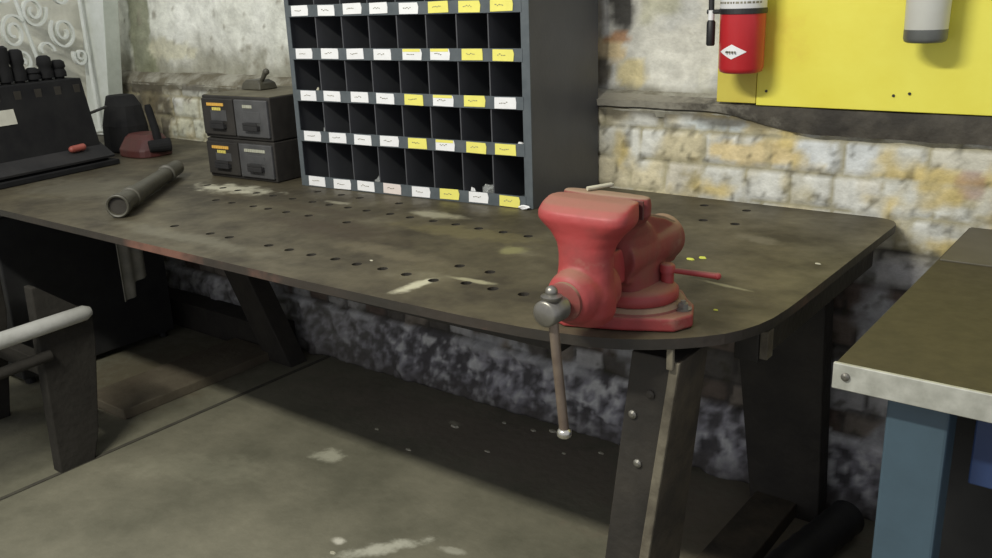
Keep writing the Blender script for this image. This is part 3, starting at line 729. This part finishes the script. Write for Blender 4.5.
mb = MB(); mb.tube([(GX, 1.76, TZ+.03), (GX, 2.30, TZ+.03)], .010, 8); mb.build('bar', M['white'], gt)

# ------------------------------------------------------------------ fire extinguisher
EXX, EYY = -.982, 2.338
ex = thing('fire_extinguisher', 'red fire extinguisher with white diamond and hose hanging on the yellow board', 'fire extinguisher', (EXX, EYY+.07, 1.243))
mb = MB(); mb.lathe((EXX, EYY, 1.243), [(.045, 0), (.054, .004), (.0580, .014), (.0580, .34), (.054, .375), (.045, .40), (.022, .42), (.020, .445)], 40)
mb.build('cylinder', M['ext_red'], ex, smooth=True)
mb = MB(); mb.lathe((EXX, EYY, 1.243), [(.0583, .164), (.0589, .165), (.0589, .31), (.0583, .311)], 40); lbl = mb.build('label', M['white_label'], ex, smooth=True)
lbl['label'] = 'white printed instruction band'
mb = MB()
rnd = random.Random(3)
for zz in (.176, .188, .20):
    t0 = -2.6
    while t0 < -.3:
        l_ = rnd.uniform(.06, .16)
        mb.loft([[(EXX+.0596*math.cos(t), EYY+.0596*math.sin(t), 1.243+zz+e) for e in (0, .005)] + [(EXX+.0588*math.cos(t), EYY+.0588*math.sin(t), 1.243+zz+e) for e in (.005, 0)] for t in (t0, t0+l_)]); t0 += l_+.06
mb.build('print', M['ink'], lbl)
mb = MB(); mb.lathe((EXX, EYY, 1.243), [(.0592, .150), (.0608, .151), (.0608, .163), (.0592, .164)], 40); mb.box(EXX-.02, EXX+.02, EYY+.055, EYY+.073, 1.380, 1.60); 
mb.build('strap', M['black'], ex)['label'] = 'black mounting strap'
# hazard-style white diamond wrapped on the front
mb = MB(); dz0 = 1.300; tc0 = -1.62
rg1 = []
for k in range(13):
    t = tc0 + (-.66+1.32*k/12); hh = .0185*(1-abs(k-6)/6)+.0002
    rg1.append([(EXX+r0*math.cos(t), EYY+r0*math.sin(t), dz0+e) for r0, e in ((.0583, hh), (.0592, hh), (.0592, -hh), (.0583, -hh))])
mb.loft(rg1); note(mb.build('diamond_mark', M['white_label'], ex), 'white diamond mark')
mb = MB()
for k in range(4):
    t = tc0 - .22 + .12*k
    mb.loft([[(EXX+r0*math.cos(tt), EYY+r0*math.sin(tt), dz0+e) for r0, e in ((.0589, .002), (.066, .002), (.066, -.003), (.0589, -.003))] for tt in (t, t+.05)])
mb.build('mark_lettering', M['ink'], ex)
mb = MB(); mb.tube([(EXX-.01, EYY, 1.675), (EXX-.05, EYY-.01, 1.68), (EXX-.080, EYY-.01, 1.62), (EXX-.086, EYY-.01, 1.50), (EXX-.084, EYY-.01, 1.40)], .0075, 12); hs = mb.build('hose', M['black'], ex, smooth=True)
mb = MB(); mb.lathe((EXX-.084, EYY-.01, 1.312), [(.009, 0), (.0115, .004), (.0115, .06), (.008, .066)], 16); mb.build('nozzle', M['black'], hs, smooth=True)
mb = MB(); mb.lathe((EXX-.084, EYY-.01, 1.378), [(.008, 0), (.008, .025)], 14); mb.build('nozzle_collar', M['white_label'], hs, smooth=True)
mb = MB(); mb.tube([(EXX-.060, EYY-.01, 1.399), (EXX-.095, EYY-.01, 1.399)], .006, 10); mb.build('hose_clip', M['black'], ex)
mb = MB(); mb.lathe((EXX, EYY, 1.685), [(.018, 0), (.022, .005), (.022, .03), (.012, .035)], 16); mb.box(EXX-.012, EXX+.012, EYY-.12, EYY+.02, 1.715, 1.722); mb.box(EXX-.010, EXX+.010, EYY-.10, EYY+.02, 1.735, 1.742); mb.build('valve', M['black'], ex, bevel=.002)

# grey canister hanging on the board
cn = thing('canister', 'pale cloudy canister with dark grey base hanging on the large yellow board', 'canister', (-.535, 2.40, 1.322))
mb = MB(); mb.lathe((-.535, 2.335, 1.322), [(.046, .028), (.047, .03), (.050, .18), (.052, .30), (.040, .32), (.02, .325)], 36); mb.build('cylinder', M['canister'], cn, smooth=True)
mb = MB(); mb.lathe((-.535, 2.335, 1.322), [(.038, 0), (.045, .003), (.0475, .010), (.0475, .030), (.046, .031)], 36); note(mb.build('base_cap', M['canister_cap'], cn, smooth=True), 'dark grey base cap')
mb = MB(); mb.box(-.552, -.518, 2.375, 2.403, 1.45, 1.62); mb.build('bracket', M['dark'], cn)

# ------------------------------------------------------------------ second bench at the right
nb = thing('steel_bench', 'brown topped bench with pale steel front edge and blue grey leg, at the right', 'workbench', (.3, 1.9, 0))
mb = MB(); mb.box(-.405, .9, 1.404, 2.405, TZ-.036, TZ); mb.build('bench_top', M['bench_top'], nb, bevel=.002)
mb = MB(); mb.box(-.400, .9, 2.08, 2.400, TZ-.001, TZ+.003); mb.build('back_strip', M['bench_back'], nb, bevel=.001)['label'] = 'lighter grey strip along the back of the top'  # thin lighter grey layer over the rear of the top
mb = MB(); mb.box(-.407, .9, 1.396, 1.404, TZ-.043, TZ+.0015); ed_ = mb.build('front_edge', M['edge_metal'], nb, bevel=.0015); note(ed_, 'pale steel front edge strip')
mb = MB(); mb.lathe((-.386, 1.391, TZ-.019), [(.003, 0), (.007, .002), (.007, .006)], 12, 'y'); mb.build('screw', M['steel'], ed_)
for (x, y) in [(-.280, 1.475), (.8, 1.475), (.8, 2.30)]:
    mb = MB(); mb.box(x-.050, x+.044, y-.035, y+.035, 0.002, TZ-.037); mb.build('leg', M['blue_leg'], nb, bevel=.005)
mb = MB(); mb.box(-.30, .74, 1.66, 2.36, 0.04, TZ-.037); note(mb.build('cabinet_body', M['black'], nb, bevel=.004), 'black body under the top')
mb = MB(); mb.box(-.208, .2, 1.50, 1.66, TZ-.205, TZ-.037); dr = mb.build('drawer', M['blue'], nb, bevel=.003); note(dr, 'dark blue hanging drawer')
mb = MB(); mb.box(-.05, .08, 1.484, 1.50, TZ-.125, TZ-.110); mb.build('handle', M['steel'], dr, bevel=.002)

# ------------------------------------------------------------------ left foreground stand
st = thing('wooden_stand', 'weathered wooden stand with broad plank leg and pale rounded rail, lower left', 'stand', (-2.85, 1.1, 0))
mb = MB(); mb.prism_x([(1.215, 0.001), (1.335, 0.001), (1.365, .10), (1.41, .41), (1.415, .515), (1.39, .525), (1.25, .64), (1.235, .64)], -2.85, -2.80)
mb.build('plank_leg', M['plank'], st, bevel=.004)
mb = MB(); mb.tube([(-2.775, .55, .50), (-2.775, 1.13, .515), (-2.775, 1.375, .522), (-2.775, 1.395, .523)], [.026, .026, .025, .015], 18); note(mb.build('rail', M['pale_rail'], st, smooth=True), 'pale rounded rail')
mb = MB(); mb.tube([(-2.79, .55, .385), (-2.79, 1.25, .415)], .018, 14); mb.build('rail', M['plank'], st, smooth=True)
mb = MB(); mb.prism_x([(.45, 0.001), (.60, 0.001), (.60, .60), (.45, .60)], -2.85, -2.80); mb.build('plank_leg', M['plank'], st, bevel=.004)
for y_ in (.50, 1.27):
    mb = MB(); mb.box(-3.4, -2.85, y_, y_+.045, .30, .36); mb.build('crosspiece', M['plank'], st, bevel=.003)
mb = MB(); mb.prism_x([(.45, 0.001), (.60, 0.001), (.60, .60), (.45, .60)], -3.45, -3.40); mb.build('plank_leg', M['plank'], st, bevel=.004)
mb = MB(); mb.prism_x([(1.215, 0.001), (1.335, 0.001), (1.40, .41), (1.40, .56), (1.23, .60)], -3.45, -3.40); mb.build('plank_leg', M['plank'], st, bevel=.004)
mb = MB(); mb.box(-3.45, -2.80, .45, 1.05, .60, .66) ; mb.build('seat_board', M['plank'], st, bevel=.004)

# dark crate and bin stored below the bench
mb = MB(); mb.box(-4.10, -3.62, 1.50, 2.20, .03, .70)
cr = single(mb, 'steel_chest', M['black'], 'black steel chest stored in the shadow under the left of the bench', 'chest', (-3.86, 1.85, .0), bevel=.006)
for p in ((-4.06, 1.54), (-3.66, 1.54), (-4.06, 2.16), (-3.66, 2.16)):
    mb = MB(); mb.cyl((p[0], p[1], .0), (p[0], p[1], .031), .02, n=12); mb.build('foot', M['black'], cr, off=(-3.86, 1.85, .0))
mb = MB(); ys = [1.755+.105*k/12 for k in range(13)]
mb.loft([[(-3.20-.006*math.sin(k*1.1), y, TZ-.052), (-3.205-.006*math.sin(k*1.1), y, TZ-.052), (-3.206-.008*math.sin(k*1.1), y, .42+.03*(k/12)-.05*(k < 6)), (-3.20-.008*math.sin(k*1.1), y, .42+.03*(k/12)-.05*(k < 6))] for k, y in enumerate(ys)])
single(mb, 'hanging_rag', M['rag'], 'pale rag hanging from below the left of the bench before the black chest', 'rag', (-3.2, 1.8, TZ-.052), smooth=True)

# black roll lying by the back foot at the right
rl = thing('black_roll', 'black cylindrical roll lying on the floor between the two benches', 'roll', (-.64, 2.12, 0))
a = V((-.665, 1.93, .052)); b = V((-.60, 2.30, .052)); mb = MB()
k_ = 14; mb.tube([a+(b-a)*(k/k_) for k in range(k_+1)], [.048 if k % 2 else .051 for k in range(k_+1)], 20); mb.build('roll', M['black'], rl, smooth=True)

# scraps on floor and bench
random.seed(11)
def flake(x, y, z, s, m, name, label, cat, group):
    mb = MB(); n = 7; a0 = random.random()*6
    poly = [(x+s*(.6+.5*random.random())*math.cos(a0+2*PI*k/n), y+s*.6*(.6+.5*random.random())*math.sin(a0+2*PI*k/n)) for k in range(n)]
    mb.loft([[(p[0], p[1], z+.0005) for p in poly], [(x+(p[0]-x)*.8, y+(p[1]-y)*.8, z+s*.35) for p in poly]])
    return single(mb, name, m, label, cat, (x, y, z), group)
for (x, y, s) in [(-1.93, 2.20, .020), (-1.62, 2.36, .018), (-1.68, 2.33, .013), (-1.72, 2.12, .012), (-2.15, 2.03, .012), (-1.80, 2.32, .012), (-1.5, 2.25, .010), (-1.95, 1.98, .012), (-1.40, 2.32, .012)]:
    flake(x, y, 0, s, M['scrap'], 'stone_chip', 'small pale chip lying on the shaded floor below the bench', 'chip', 'pale chips on the shaded floor')
for (x, y, s) in [(-1.72, 1.42, .012), (-1.68, 1.40, .010), (-1.55, 1.47, .010)]:
    flake(x, y, 0, s, M['scrap'], 'stone_chip', 'tiny pale chip lying on the sunlit strip of floor before the bench'.replace('sunlit', 'lit'), 'chip', 'pale chips on the lit floor')
flake(-.860, 1.812, TZ, .010, M['yel_scrap'], 'yellow_scrap', 'tiny yellow green scrap right behind the vise lock lever, left one', 'scrap', None)
flake(-.842, 1.835, TZ, .011, M['yel_scrap'], 'yellow_scrap', 'tiny yellow green scrap right behind the vise lock lever, right one', 'scrap', None)
flake(-.61, 1.92, TZ, .007, M['scrap'], 'crumb', 'tiny white crumb near the right edge of the bench', 'crumb', None)
flake(-.67, 1.53, TZ, .006, M['yel_scrap'], 'crumb', 'tiny yellow crumb on the bench right of the vise base', 'crumb', None)
flake(-1.485, 1.43, TZ, .006, M['scrap'], 'crumb', 'tiny white crumb near the middle of the front row of holes', 'crumb', None)
flake(-1.10, 1.80, TZ, .008, M['scrap'], 'crumb', 'small pale crumb on the bench left of the vise jaw', 'crumb', None)

# ------------------------------------------------------------------ light and camera
def area(loc, sx, sy, e, col, rot=(0, 0, 0)):
    l = bpy.data.lights.new('lamp', 'AREA'); l.shape = 'RECTANGLE'; l.size = sx; l.size_y = sy; l.energy = e; l.color = col
    o = bpy.data.objects.new('lamp', l); COL.objects.link(o); o.location = loc; o.rotation_euler = rot; return o
area((-1.55, -.50, 3.0), 1.2, .12, 98, (1.0, .98, .87), (R(24), 0, 0))
w = bpy.data.worlds.new('World'); S.world = w; w.use_nodes = True
bg = w.node_tree.nodes['Background']; bg.inputs['Color'].default_value = (.90, .92, 1.0, 1); bg.inputs['Strength'].default_value = .62

c = bpy.data.cameras.new('Camera'); co = bpy.data.objects.new('Camera', c); COL.objects.link(co); S.camera = co
co.matrix_world = Matrix(((.79407365, -.15699983, .58719511, 0), (.60684003, .25965658, -.75121477, 0), (-.03452848, .95285336, .30146023, 1.4691), (0, 0, 0, 1)))
c.sensor_width = 36; c.lens = 908/992*36; c.clip_start = .02

for o in list(bpy.data.objects):
    if '_o' in o: del o['_o']
S.view_settings.view_transform = 'Standard'; S.view_settings.look = 'None'; S.view_settings.gamma = 1; S.view_settings.use_curve_mapping = False
S.view_settings.exposure = 0.06
